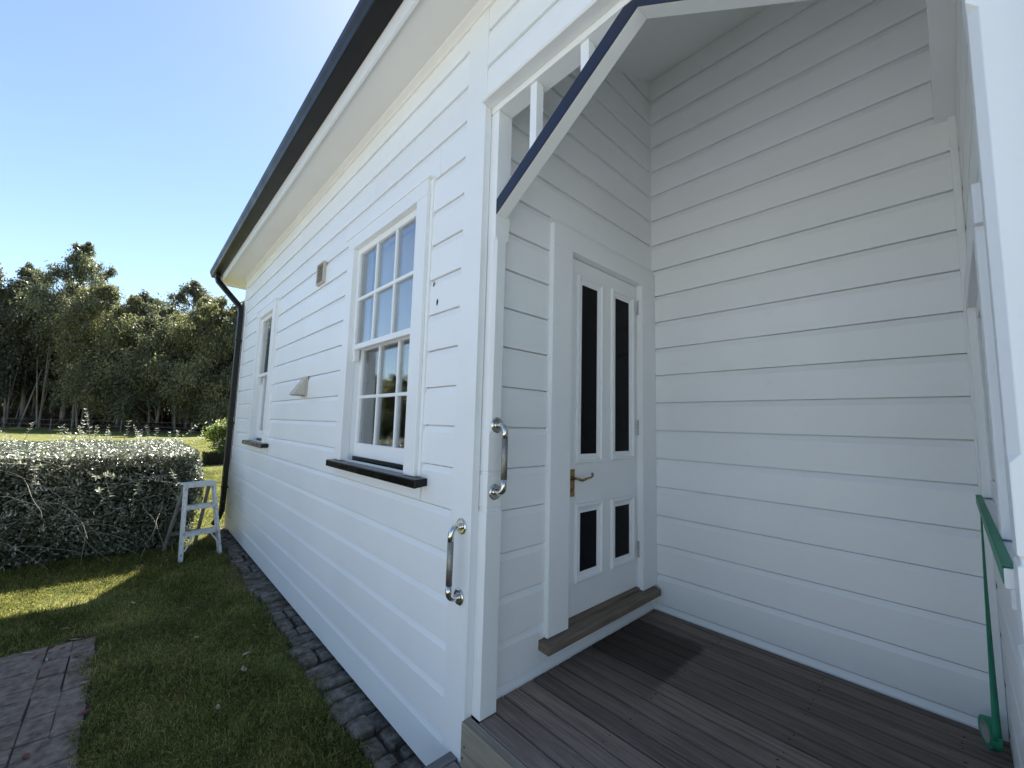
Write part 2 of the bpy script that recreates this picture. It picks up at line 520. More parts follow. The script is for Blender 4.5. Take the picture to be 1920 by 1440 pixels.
def board(ax, x, y, z, L, parent=house):
    # ax: 'S' faces -y (runs +x), 'E' faces +x (runs +y), 'W' faces -x (runs -y)
    me = board_mesh(L)
    o = link('weatherboard', me, None, parent)
    n = brnd.uniform(-0.0012, 0.0004)
    if ax == 'S':
        o.matrix_world = Matrix.Translation((x, y - n, z)) @ Matrix(((1, 0, 0, 0), (0, -1, 0, 0), (0, 0, 1, 0), (0, 0, 0, 1)))
    elif ax == 'E':
        o.matrix_world = Matrix.Translation((x + n, y, z)) @ Matrix(((0, 1, 0, 0), (1, 0, 0, 0), (0, 0, 1, 0), (0, 0, 0, 1)))
    else:
        o.matrix_world = Matrix.Translation((x - n, y, z)) @ Matrix(((0, -1, 0, 0), (1, 0, 0, 0), (0, 0, 1, 0), (0, 0, 0, 1)))
    return o

# facade openings: x0, x1 (outside of casing + scriber), course range
W1 = (-3.010, -1.850); W2 = (-5.99, -5.045)
XL, XR = -6.965, -1.570       # between the corner boards
for k in range(-6, 13):
    z = course(k)
    cuts = [XL, XR]
    if 0 <= k <= 8:
        segs = [(XL, W2[0]), (W2[1], W1[0]), (W1[1], XR)]
    elif k == 9:
        segs = [(XL, -5.0), (-4.998, -1.8015), (-1.799, XR)]
    elif k == 11:
        segs = [(XL, -4.3), (-4.2985, XR)]
    elif k == 10:
        segs = [(XL, -2.62), (-2.6185, XR)]
    else:
        segs = [(XL, XR)]
    for a, b in segs:
        board('S', a, 0, z, b - a)
# above the porch opening and right of it
for k in (10, 11, 12):
    board('S', -1.420, 0, course(k), 1.581)
for k in range(-6, 13):
    board('S', 0.310, 0, course(k), 1.70)
# corner boards
MB().box(-1.5695, -1.4205, -0.004, 0.0347, 0.035, 3.648).build('corner_board', WHITE, house, 0.002)
MB().box(0.1615, 0.3095, -0.004, 0.0347, 0.035, 3.648).build('corner_board', WHITE, house, 0.002)
MB().box(-7.10, -6.966, -0.004, 0.02, 0.035, 3.648).build('corner_board', WHITE, house, 0.002)

# porch: door wall (faces +x), back wall (faces -y), right wall (faces -x)
XD, YB, XW = -1.428, 1.570, 0.085
for k in range(-5, 17):
    z = course(k)
    if z < 2.70:
        board('E', XD, 0.124, z, 0.4775 - 0.124)
    else:
        board('E', XD, 0.124, z, YB - 0.124)
    board('S', XD, YB, z, XW - XD - 0.026)
for k in range(-5, 10):
    z = course(k)
    if 0 <= k <= 4:
        board('W', XW, 0.124, z, 0.295)
        board('W', XW, 1.471, z, YB - 1.471)
    else:
        board('W', XW, 0.124, z, YB - 0.124)
MB().box(XD - 0.024, XD + 0.003, YB - 0.0025, YB + 0.022, 0.40, 4.27).build('corner_bead', WHITE, house)
MB().box(XW - 0.026, XW, YB - 0.022, YB + 0.01, 0.40, 3.10).build('corner_bead', WHITE, house, 0.003)

# porch posts with stop chamfers
def post(sign, xin, xout):
    # xin: face towards the opening, xout: hidden side
    rings = []
    def ring(z, c, ins=0.0):
        x = xin - sign * ins; y0, y1 = 0.035 + ins, 0.1235 - ins
        s = sign
        return [(xout, y0, z), (x - s * c, y0, z), (x, y0 + c, z), (x, y1 - c, z), (x - s * c, y1, z), (xout, y1, z)]
    e = 0.0015
    for z, c, i in [(0.400, e, 0), (1.222, e, 0), (1.228, e, 0.006), (1.238, e, 0.006), (1.246, e, 0.003), (1.378, e, 0.003), (1.384, e, 0.008),
                    (1.392, e, 0.008), (1.398, e, 0.004), (1.555, e, 0.004), (1.572, 0.015, 0.004), (2.437, 0.015, 0.004), (2.455, e, 0.002), (3.064, e, 0.002)]:
        rings.append(ring(z, c, i))
    return MB().loft(rings).build('porch_post', WHITE, house, 0.001, seg=1)
post(1, -1.367, -1.432)
post(-1, 0.059, 0.170)
# verandah beam, drip mould and lining behind the facade boards
MB().box(-1.4195, 0.160, 0.033, 0.117, 3.065, 3.20).build('porch_beam', WHITE, house, 0.002)
MB().prism([(0.032, 3.094), (-0.026, 3.094), (-0.032, 3.100), (-0.032, 3.106), (-0.012, 3.1095), (0.032, 3.1095)], 0, -1.4195, 0.160).build('drip_mould', WHITE, house, 0.001)
MB().box(-1.446, 0.11, 0.118, 0.13, 3.10, 3.62).build('wall_lining', WHITE, house)
MB().prism([(0.131, 3.606), (YB + 0.01, 4.224), (YB + 0.01, 4.30), (0.131, 3.68)], 0, XD - 0.01, XW + 0.12).build('porch_ceiling', WHITE, house)
MB().box(0.016, XW, 0.118, YB - 0.0005, 3.067, 3.19).build('side_beam', WHITE, house, 0.002)
MB().box(0.030, XW, 0.118, YB - 0.0005, 3.192, 4.28).build('side_lining', WHITE, house)

# bracket: inverted V in the opening
def strut(sgn):
    cx = -0.654
    X = lambda d: cx + sgn * d
    d1 = 0.7135
    pts = [(X(d1), 2.552), (X(0), 3.025), (X(0), 3.0645), (X(0.055), 3.0645), (X(d1), 2.622)]
    o = MB().prism([(x, z) for x, z in pts], 1, 0.0405, 0.100).build('bracket_strut', WHITE, house, 0.002)
    MB().prism([(x, z) for x, z in pts], 1, 0.0355, 0.0403).build('navy_edge', NAVY, o, 0.001)
    for c in (0.227, 0.497):
        top = 3.0645
        zb = lambda x: 2.622 + (3.0645 - 2.622) * ((d1 - abs(x)) / (d1 - 0.055))
        a, b = c - 0.019, c + 0.019
        MB().prism([(X(a), min(top, zb(a)) - 0.02), (X(b), zb(b) - 0.02), (X(b), top), (X(a), top)], 1, 0.044, 0.086).build('bracket_slat', WHITE, o, 0.001)
strut(-1); strut(1)

# eaves
MB().box(-7.60, 2.3, -0.252, -0.0005, 3.650, 3.665).build('soffit', SOFFIT, house)
MB().prism([(0.0, 3.604), (-0.010, 3.606), (-0.014, 3.622), (-0.034, 3.640), (-0.038, 3.6495), (0.0, 3.6495)], 0, -7.1, 2.0).build('eave_mould', SOFFIT, house)
MB().box(-7.62, 2.32, -0.272, -0.253, 3.628, 3.83).build('fascia_board', WHITE, house, 0.002)
MB().box(-7.62, -7.601, -0.2525, 0.30, 3.628, 3.90).build('eave_end_board', WHITE, house, 0.002)
MB().box(-7.60, -7.105, 0.0, 0.30, 3.650, 3.665).build('soffit', SOFFIT, house)
gp = [(-0.2735, 3.722), (-0.372, 3.722), (-0.380, 3.727), (-0.384, 3.740), (-0.387, 3.760), (-0.400, 3.785), (-0.404, 3.812), (-0.402, 3.828), (-0.392, 3.834), (-0.386, 3.828), (-0.386, 3.80), (-0.372, 3.740), (-0.282, 3.730), (-0.2735, 3.82)]
gut = MB().prism(gp, 0, -7.64, 2.34).build('gutter', GUTTER, house)
MB().prism([(-0.2735, 3.722), (-0.372, 3.722), (-0.384, 3.740), (-0.400, 3.785), (-0.404, 3.815), (-0.2735, 3.82)], 0, -7.645, -7.6405).build('gutter_end_cap', GUTTER, gut)
# roof slopes (rise 0.43)
SL = 0.43
MB().prism([(-0.385, 3.842), (3.0, 3.842 + 3.385 * SL), (3.0, 3.80 + 3.385 * SL), (-0.385, 3.80)], 0, -7.66, 2.36).build('roof', ROOF, house)
MB().prism([(6.385, 3.842), (3.0, 3.842 + 3.385 * SL), (3.0, 3.80 + 3.385 * SL), (6.385, 3.80)], 0, -7.66, 2.36).build('roof', ROOF, house)
# downpipe: rectangular, swan neck then down the corner
def rect_pipe(pts, w, d):
    # w along x, d across in the y-z plane
    rings = []
    P = [Vector(p) for p in pts]
    for i, p in enumerate(P):
        t = (P[min(i + 1, len(P) - 1)] - P[max(i - 1, 0)]).normalized()
        q = Vector((1, 0, 0)).cross(t).normalized()
        rings.append([p + Vector((sx * w / 2, 0, 0)) + q * (sy * d / 2) for sx, sy in ((-1, -1), (1, -1), (1, 1), (-1, 1))])
    return MB().loft(rings)
dp = rect_pipe([(-7.40, -0.325, 3.723), (-7.40, -0.325, 3.655), (-7.37, -0.315, 3.61), (-7.10, -0.082, 3.25), (-7.07, -0.058, 3.20), (-7.055, -0.050, 3.12), (-7.055, -0.050, 0.42), (-7.055, -0.054, 0.30), (-7.06, -0.085, 0.20), (-7.07, -0.135, 0.10)], 0.098, 0.062).build('downpipe', GUTTER, house, 0.008)
for zz in (2.7, 1.5, 0.6):
    MB().box(-7.109, -7.001, -0.086, -0.006, zz, zz + 0.024).build('pipe_strap', GUTTER, dp, 0.001)

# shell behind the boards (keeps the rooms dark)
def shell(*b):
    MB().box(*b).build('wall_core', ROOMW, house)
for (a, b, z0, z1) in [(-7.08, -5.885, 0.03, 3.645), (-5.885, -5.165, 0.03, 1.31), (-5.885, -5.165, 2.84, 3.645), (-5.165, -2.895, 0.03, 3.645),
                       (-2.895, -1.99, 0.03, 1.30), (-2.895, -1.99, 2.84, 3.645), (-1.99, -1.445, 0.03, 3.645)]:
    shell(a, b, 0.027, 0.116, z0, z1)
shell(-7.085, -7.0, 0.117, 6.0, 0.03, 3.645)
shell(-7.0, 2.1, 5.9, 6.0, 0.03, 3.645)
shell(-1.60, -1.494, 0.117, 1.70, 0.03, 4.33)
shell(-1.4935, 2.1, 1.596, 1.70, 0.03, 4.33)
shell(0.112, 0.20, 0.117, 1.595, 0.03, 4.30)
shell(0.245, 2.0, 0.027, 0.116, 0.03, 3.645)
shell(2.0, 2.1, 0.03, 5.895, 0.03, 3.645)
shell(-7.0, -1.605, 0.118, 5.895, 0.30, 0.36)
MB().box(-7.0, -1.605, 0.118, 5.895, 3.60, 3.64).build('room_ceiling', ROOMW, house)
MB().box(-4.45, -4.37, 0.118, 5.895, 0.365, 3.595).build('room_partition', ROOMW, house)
for xx in (-7.08, 1.95):
    MB().prism([(0.0, 3.70), (6.0, 3.70), (3.0, 5.0)], 0, xx, xx + 0.06).build('gable_wall', WHITE, house)

# ------------------------------------------------------------------ windows on the facade
def facade_window(x0, x1, cols, name='window', rows=2):
    """x0, x1: outside edges of the casing; sill z 1.325, head 2.93"""
    cw = 0.112
    a, b = x0 + cw, x1 - cw
    w = MB().box(x0, a, -0.030, 0.030, 1.3225, 2.83).build(name, WHITE, house, 0.003)
    MB().box(b, x1, -0.030, 0.030, 1.3225, 2.83).build('side_casing', WHITE, w, 0.003)
    MB().box(x0, x1, -0.0302, 0.030, 2.8305, 2.922).build('head_casing', WHITE, w, 0.003)
    MB().prism([(0.0, 2.9223), (-0.034, 2.9223), (-0.035, 2.9255), (0.0, 2.9305)], 0, x0 - 0.025, x1 + 0.028).build('head_flashing', WHITE, w)
    for (p, q) in ((x0 - 0.025, x0 - 0.0005), (x1 + 0.0005, x1 + 0.025)):
        MB().box(p, q, -0.010, 0.02, 1.3225, 2.922).build('scriber', WHITE, w, 0.003)
    # linings of the box frame
    MB().box(a - 0.018, a - 0.0005, 0.0305, 0.118, 1.30, 2.85).box(b + 0.0005, b + 0.018, 0.0305, 0.118, 1.30, 2.85).box(a, b, 0.0305, 0.118, 2.8305, 2.85).build('jamb_lining', WHITE, w)
    # sill, black
    MB().prism([(0.118, 1.300), (-0.070, 1.276), (-0.070, 1.316), (-0.066, 1.3205), (0.030, 1.3222), (0.118, 1.334)], 0, x0 - 0.037, x1 + 0.085).build('sill', BLACKP, w, 0.003)
    MB().box(a, b, 0.055, 0.060, 1.3235, 1.350).build('sill_upstand', BLACKP, w)
    MB().box(x0 + 0.01, x1 + 0.035, -0.013, -0.0005, 1.216, 1.2795).build('apron', WHITE, w, 0.003)
    MB().box(x0 - 0.0245, x1 + 0.0245, 0.0, 0.024, 1.2068, 1.330).build('apron_backing', WHITE, w)
    # sashes
    def sash(nm, yf, z0, z1, top, bot, st):
        d = 0.040
        f = MB()
        f.box(a + 0.0, a + st, yf, yf + d, z0, z1).box(b - st, b, yf, yf + d, z0, z1)
        f.box(a + st, b - st, yf + 0.0004, yf + d - 0.0004, z1 - top, z1).box(a + st, b - st, yf + 0.0004, yf + d - 0.0004, z0, z0 + bot)
        s = f.build(nm, WHITE, w, 0.002)
        gx0, gx1, gz0, gz1 = a + st, b - st, z0 + bot, z1 - top
        bw = 0.020
        zm = (gz0 + gz1) / 2 - 0.006
        xs = [gx0 + (gx1 - gx0) * i / cols for i in range(cols + 1)]
        for x in xs[1:-1]:
            MB().prism([(x - bw / 2, yf + 0.004), (x + bw / 2, yf + 0.004), (x + bw / 2, yf + 0.012), (x + bw / 2 - 0.004, yf + 0.034), (x - bw / 2 + 0.004, yf + 0.034), (x - bw / 2, yf + 0.012)], 2, gz0, gz1).build('glazing_bar', WHITE, w)
        if rows == 2:
            MB().box(gx0, gx1, yf + 0.003, yf + 0.035, zm - bw / 2, zm + bw / 2).build('glazing_bar', WHITE, w)
        for i in range(cols):
            for (p, q) in (((gz0, zm - bw / 2), (zm + bw / 2, gz1)) if rows == 2 else ((gz0, gz1),)):
                pl = xs[i] + (bw / 2 if i else 0); pr = xs[i + 1] - (bw / 2 if i < cols - 1 else 0)
                o = MB().box(pl, pr, -0.0015, 0.0015, p, q).build('pane', GLASS, w)
                o.location = (0, yf + 0.018, 0)
                # hand-set old panes never sit quite parallel
                c = Vector(((pl + pr) / 2, 0, (p + q) / 2))
                R = Matrix.Rotation(brnd.uniform(-0.007, 0.007), 4, 'X') @ Matrix.Rotation(brnd.uniform(-0.007, 0.007), 4, 'Z')
                o.matrix_world = Matrix.Translation((0, yf + 0.018, 0)) @ Matrix.Translation(c) @ R @ Matrix.Translation(-c)
        return s
    sash('upper_sash', 0.006, 2.092, 2.83, 0.042, 0.036, 0.034)
    sash('lower_sash', 0.062, 1.352, 2.128, 0.036, 0.092, 0.040)
    # horns under the meeting rail
    for hx in (a, b - 0.034):
        MB().prism([(0.008, 2.0915), (0.044, 2.0915), (0.044, 2.012), (0.016, 2.012), (0.012, 2.022), (0.018, 2.040), (0.010, 2.062)], 0, hx, hx + 0.034).build('sash_horn', WHITE, w, 0.001)
    return w
win = facade_window(-2.985, -1.875, 3)
win2 = facade_window(-5.965, -5.07, 1, rows=1)

def curtain(x0, x1, y, z0, z1, waves, amp, name, label):
    n = 60; ring0, ring1 = [], []
    for i in range(n + 1):
        t = i / n
        x = x0 + (x1 - x0) * t
        yy = y + amp * math.sin(t * waves * 2 * math.pi) + amp * 0.4 * math.sin(t * waves * 4.7 + 1)
        ring0.append((x, yy, z0)); ring1.append((x + 0.02 * math.sin(9 * t), yy * 1.0 + 0.01, z1))
    o = MB().loft([ring0, ring1], closed=False).build(name, CURTAIN, smooth=True)
    sm = o.modifiers.new('thick', 'SOLIDIFY'); sm.thickness = 0.002
    tag(o, label, 'curtain')
curtain(-2.33, -2.02, 0.23, 1.36, 2.84, 5, 0.022, 'curtain', 'white curtain hanging inside the near sash window, seen through its right panes')
curtain(-2.90, -2.80, 0.22, 1.36, 2.84, 2, 0.02, 'curtain', 'narrow white curtain drawn aside inside the near sash window, at its left edge')
def blind(name, label, x0, x1, y, z0, z1):
    o = MB().box(x0, x1, y, y + 0.002, z0, z1).build(name, CURTAIN)
    MB().box(x0, x1, y - 0.006, y + 0.008, z0 - 0.022, z0).build('bottom_bar', CURTAIN, o, 0.002)
    tag(o, label, 'blind')
blind('roller_blind', 'pale roller blind half drawn behind the upper sash of the near window', -2.815, -2.005, 0.128, 2.13, 2.835)
blind('roller_blind', 'pale roller blind drawn down inside the narrow far window', -5.83, -5.18, 0.128, 1.40, 2.835)

# small window in the right porch wall, seen edge-on
rw = MB().box(0.064, 0.110, 0.42, 0.505, 1.362, 2.130).build('side_window', WHITE, house, 0.003)
MB().box(0.064, 0.110, 1.385, 1.47, 1.362, 2.130).build('side_casing', WHITE, rw, 0.003)
MB().box(0.0635, 0.110, 0.40, 1.49, 2.1305, 2.235).build('head_casing', WHITE, rw, 0.003)
MB().prism([(0.050, 1.318), (0.118, 1.318), (0.118, 1.3615), (0.050, 1.355)], 1, 0.126, 1.515).build('sill', WHITE, rw, 0.002)
MB().box(0.088, 0.108, 0.505, 0.56, 1.362, 2.130).box(0.088, 0.108, 1.33, 1.385, 1.362, 2.130).box(0.0885, 0.1075, 0.56, 1.33, 1.362, 1.44).box(0.0885, 0.1075, 0.56, 1.33, 2.07, 2.130).build('sash', WHITE, rw, 0.002)
MB().box(0.097, 0.1, 0.56, 1.33, 1.44, 2.07).build('pane', BLACKG, rw)
MB().box(0.070, 0.110, 0.42, 1.47, 1.2068, 1.3175).build('apron', WHITE, rw, 0.002)

# ------------------------------------------------------------------ door
def build_door():
    xf = -1.452
    d = MB().box(-1.492, xf, 0.646, 1.386, 0.578, 2.572).build('door', WHITE, house, 0.002)
    # frame
    f = MB().box(-1.447, -1.404, 0.478, 0.640, 0.5615, 2.578).box(-1.447, -1.404, 1.392, 1.5695, 0.5615, 2.578).build('door_frame', WHITE, house, 0.003)
    MB().box(-1.447, -1.4042, 0.478, 1.5695, 2.5785, 2.694).build('head_casing', WHITE, f, 0.003)
    MB().box(-1.492, -1.4475, 0.622, 0.6435, 0.5615, 2.60).box(-1.492, -1.4475, 1.3885, 1.41, 0.5615, 2.60).box(-1.492, -1.4475, 0.6435, 1.3885, 2.5755, 2.60).build('jamb_lining', WHITE, f)
    MB().box(-1.447, -1.43, 0.478, 1.5695, 2.6945, 2.7293).build('head_packer', WHITE, f)
    th = MB().prism([(-1.447, 0.516), (-1.362, 0.510), (-1.358, 0.516), (-1.358, 0.545), (-1.364, 0.551), (-1.43, 0.5605), (-1.447, 0.561)], 1, 0.440, 1.535).build('threshold', SILLW, house, 0.003)
    MB().box(-1.490, -1.4285, 0.6445, 1.3875, 0.5612, 0.5765).build('sill_bar', SILLW, th, 0.002)
    MB().prism([(-1.446, 0.37), (-1.428, 0.37), (-1.428, 0.4105), (-1.4435, 0.4355), (-1.446, 0.437)], 1, 0.478, 1.5675).build('base_board', WHITE, house)
    MB().box(-1.446, -1.428, 0.478, 1.5675, 0.4445, 0.5155).build('riser_board', WHITE, house, 0.001)
    rects = [(0.735, 0.987, 1.392, 2.482), (1.085, 1.347, 1.398, 2.484), (0.737, 0.994, 0.748, 1.166), (1.087, 1.348, 0.752, 1.160)]
    prof = [(0.0, 0.0005), (0.0, 0.012), (0.006, 0.0165), (0.014, 0.0165), (0.020, 0.009), (0.034, 0.003), (0.035, -0.0015), (0.042, 0.0035), (0.050, 0.002), (0.050, -0.004)]
    for (y0, y1, z0, z1) in rects:
        rings = []
        for ins, h in prof:
            rings.append([(xf + h, y0 + ins, z0 + ins), (xf + h, y1 - ins, z0 + ins), (xf + h, y1 - ins, z1 - ins), (xf + h, y0 + ins, z1 - ins)])
        MB().loft(rings, cap=False).build('panel_moulding', WHITE, d)
        MB().box(xf + 0.0003, xf + 0.0012, y0 + 0.049, y1 - 0.049, z0 + 0.049, z1 - 0.049).build('pane', BLACKG, d)
    # brass lever on plate
    hp = MB().box(xf + 0.0005, xf + 0.006, 0.679, 0.731, 1.212, 1.362).build('handle_plate', BRASS, d, 0.002)
    lv = MB().tube([(xf + 0.005, 0.704, 1.314), (xf + 0.016, 0.704, 1.314)], 0.012, 12)
    lv.tube([(xf + 0.012, 0.704, 1.314), (xf + 0.046, 0.704, 1.314), (xf + 0.053, 0.712, 1.312), (xf + 0.054, 0.735, 1.305), (xf + 0.054, 0.757, 1.308), (xf + 0.054, 0.79, 1.313), (xf + 0.054, 0.815, 1.315), (xf + 0.054, 0.829, 1.322), (xf + 0.054, 0.832, 1.331), (xf + 0.054, 0.825, 1.335)],
            [0.007, 0.007, 0.0075, 0.0085, 0.007, 0.0055, 0.0055, 0.006, 0.007, 0.0075], 10)
    lv.build('lever', BRASS, d, smooth=True)
    MB().tube([(xf + 0.0055, 0.706, 1.252), (xf + 0.0068, 0.706, 1.252)], 0.005, 12).box(xf + 0.0058, xf + 0.0069, 0.7035, 0.7085, 1.236, 1.252).build('keyhole', DARK, d)
    for zz in (1.354, 1.220):
        for yy in (0.686, 0.724):
            MB().tube([(xf + 0.0055, yy, zz), (xf + 0.0075, yy, zz)], 0.0022, 8).build('screw', BRASS, d)
    for zc in (2.42, 1.60, 0.815):
        h = MB()
        for i in range(5):
            z0 = zc - 0.05 + i * 0.0203
            h.tube([(-1.4375, 1.3885, z0), (-1.4375, 1.3885, z0 + 0.0188)], 0.0068, 10)
        h.build('hinge', HINGE, d)
build_door()

# ------------------------------------------------------------------ deck and step
deck = MB().box(-1.4185, 0.0915, 0.045, YB + 0.02, 0.30, 0.372).build('porch_deck', SOIL)
tag(deck, 'weathered grey timber porch deck with ribbed boards before the door', 'deck')
MB().box(-1.4195, 0.15, -0.0175, 0.028, 0.08, 0.3985).build('edge_board', DECKG, deck, 0.004)
rnd = random.Random(9)
nails = MB()
y = 0.0300
k = 0
while y < YB - 0.01:
    w = min(0.0855, YB - 0.004 - y)
    zt = 0.3995 + rnd.uniform(-0.0015, 0.0012)
    xl = -1.3655 if y + w < 0.1239 else -1.4265
    MB().box(xl, 0.0910 if y > 0.125 else 0.0575, y, y + w, zt - 0.024, zt).build('plank', DECK, deck, 0.003)
    for nx in (-0.98, -0.50, -0.04):
        for ny in (0.022, w - 0.022):
            if w > 0.06 and rnd.random() < 0.7:
                nails.tube([(nx + rnd.uniform(-0.012, 0.012), y + ny + rnd.uniform(-0.004, 0.004), zt - 0.001)] * 1 + [(nx, y + ny, zt + 0.0004)], 0.0022, 6)
    y += 0.0935
    k += 1
tag(nails.build('nails', DARK, deck), kind='stuff')
for nx, nz in ((-1.395, 0.315), (-1.405, 0.27)):
    MB().tube([(nx, -0.0172, nz), (nx, -0.0188, nz)], 0.004, 8).build('nail', DARK, deck)
step = MB().box(-1.503, -1.455, -0.36, -0.0055, 0.196, 0.236).build('timber_step', TRIMW)
tag(step, 'grey timber step below the porch deck edge, by the corner board', 'step')
for i in range(4):
    MB().box(-1.4535, 0.4, -0.095 - i * 0.0885, -0.0195 - i * 0.0885 if i else -0.0195, 0.205, 0.2345).build('plank', DECK, step, 0.003)
MB().box(-1.49, -1.44, -0.35, -0.0205, 0.0, 0.196).box(0.33, 0.39, -0.35, -0.0205, 0.0, 0.204).build('bearer', TRIMW, step)

# ------------------------------------------------------------------ grab rails
def grab_rail(name, label, origin, out, H):
    # origin: lower flange on wall; out: unit outward direction
    o = empty(name, origin); tag(o, label, 'grab rail', 'steel grab rails by the porch')
    ov = Vector(out); so = 0.056; r = 0.0135
    q = Vector((0, 0, 1)).cross(ov)
    def arc(z0, s):
        c = 0.030
        return [ov * 0.004 + Vector((0, 0, z0)), ov * (so - c) + Vector((0, 0, z0))] + [ov * (so - c + c * math.sin(t)) + Vector((0, 0, z0 + s * (c - c * math.cos(t)))) for t in (0.3, 0.6, 0.9, 1.2, math.pi / 2)]
    lo, hi = arc(0, 1), arc(H, -1)
    MB().tube(lo + [ov * so + Vector((0, 0, 0.06))], r, 16).build('rail_end', STEEL, o, smooth=True)
    MB().tube(hi + [ov * so + Vector((0, 0, H - 0.06))], r, 16).build('rail_end', STEEL, o, smooth=True)
    MB().tube([ov * so + Vector((0, 0, 0.058)), ov * so + Vector((0, 0, H - 0.058))], r * 1.01, 20).build('knurled_grip', STEELK, o, smooth=True)
    for z in (0, H):
        fl = MB().tube([ov * 0.0004 + Vector((0, 0, z)), ov * 0.005 + Vector((0, 0, z)), ov * 0.009 + Vector((0, 0, z))], [0.0345, 0.0345, 0.030], 28).build('flange', STEEL, o, 0.001)
        MB().tube([ov * 0.0092 + Vector((0, 0, z)), ov * 0.0125 + Vector((0, 0, z))], [0.0185, 0.0165], 20).build('collar', STEEL, fl)
    return o
grab_rail('grab_rail', 'polished steel grab rail on the porch post beside the door', (-1.3685, 0.080, 1.307), (1, 0, 0), 0.288)
grab_rail('grab_rail', 'polished steel grab rail, the lower one, on the facade corner board', (-1.4835, -0.0042, 0.858), (0, -1, 0), 0.294)

# ------------------------------------------------------------------ wall vents and small marks
v = empty('louvre_vent', (-3.62, 0, 2.84)); tag(v, 'small beige louvred wall vent high between the two windows', 'vent')
fr = MB().box(-0.085, 0.085, -0.026, 0.0, 0.080, 0.092).box(-0.085, 0.085, -0.026, 0.0, -0.092, -0.080).box(-0.085, -0.074, -0.026, 0.0, -0.080, 0.080).box(0.074, 0.085, -0.026, 0.0, -0.080, 0.080).build('frame', VENT, v, 0.002)
MB().box(-0.074, 0.074, -0.010, -0.001, -0.080, 0.080).build('backing', VENTD, v)
for i in range(6):
    z = -0.066 + i * 0.0245
    MB().prism([(-0.0245, z), (-0.0215, z), (-0.012, z + 0.021), (-0.015, z + 0.021)], 0, -0.0735, 0.0735).build('slat', VENTD, v)
v = empty('cowl_vent', (-3.865, 0, 1.80)); tag(v, 'white wedge shaped cowl vent low between the two windows', 'vent')
MB().box(-0.065, 0.065, -0.014, -0.0005, -0.012, 0.168).build('back_plate', VENT, v, 0.002)
MB().prism([(-0.0145, 0.160), (-0.0145, 0.006), (-0.022, 0.006), (-0.105, 0.004), (-0.112, 0.008)], 0, -0.058, 0.058).build('hood', VENT, v, 0.002)
MB().box(-0.054, 0.054, -0.098, -0.018, -0.002, 0.0035).build('grille', VENTD, v)
for (x, z, s) in ((-1.772, 2.213, 1.0), (-1.812, 2.318, 0.8)):
    MB().prism([(x - 0.003 * s, z - 0.016 * s), (x + 0.004 * s, z - 0.008 * s), (x + 0.007 * s, z + 0.004 * s), (x + 0.003 * s, z + 0.018 * s), (x - 0.003 * s, z + 0.012 * s), (x - 0.006 * s, z)], 1, -0.0022, 0.0).build('paint_chip', DARK, house)

# ------------------------------------------------------------------ green tape
tr = empty('tape_roll', (0.034, 1.452, 0.4548))
tag(tr, 'roll of green masking tape hanging by its strip to the deck', 'tape')
tr.rotation_euler = (0, 0, rad(18))
R0, R1, tw = 0.0550, 0.0340, 0.027
def annulus(ro, ri, w, n=40):
    rings = []
    for i in range(n):
        t = 2 * math.pi * i / n; c, s_ = math.cos(t), math.sin(t)
        rings.append([(-w / 2, ro * c, ro * s_), (w / 2, ro * c, ro * s_), (w / 2, ri * c, ri * s_), (-w / 2, ri * c, ri * s_)])
    mb = MB(); mb.loft(rings + [rings[0]], cap=False); return mb
annulus(R0, R1 + 0.003, tw).build('tape_coil', TAPE, tr, smooth=False)
annulus(R1 + 0.0028, R1, tw + 0.001).build('core', CARD, tr)
# twisting strip from coil up to the sill
pts = []
n = 30
for i in range(n + 1):
    t = i / n
    z = 0.0 + t * (1.356 - 0.4548)
    ang = 0.05 + 1.0 * (t ** 0.6)       # edge-on at the top
    half = tw / 2 * (1 - 0.25 * t)
    cx = 0.0 + 0.022 * t
    cy = -0.0553 + 0.040 * t + 0.006 * math.sin(3 * t)
    dx, dy = math.cos(ang) * half, math.sin(ang) * half
    pts.append([(cx - dx, cy - dy, z), (cx + dx, cy + dy, z)])
sp = MB().loft(pts, cap=False, closed=False).build('hanging_strip', TAPE, tr, smooth=True)
sp.modifiers.new('thick', 'SOLIDIFY').thickness = 0.0006
tp = MB().box(0.0488, 0.0645, 0.127, 1.505, 1.3585, 1.3605).box(0.0484, 0.0494, 0.127, 1.505, 1.326, 1.3605).build('sill_tape', TAPE)
tag(tp, 'green masking tape stuck along the sill in the right porch wall', 'tape')

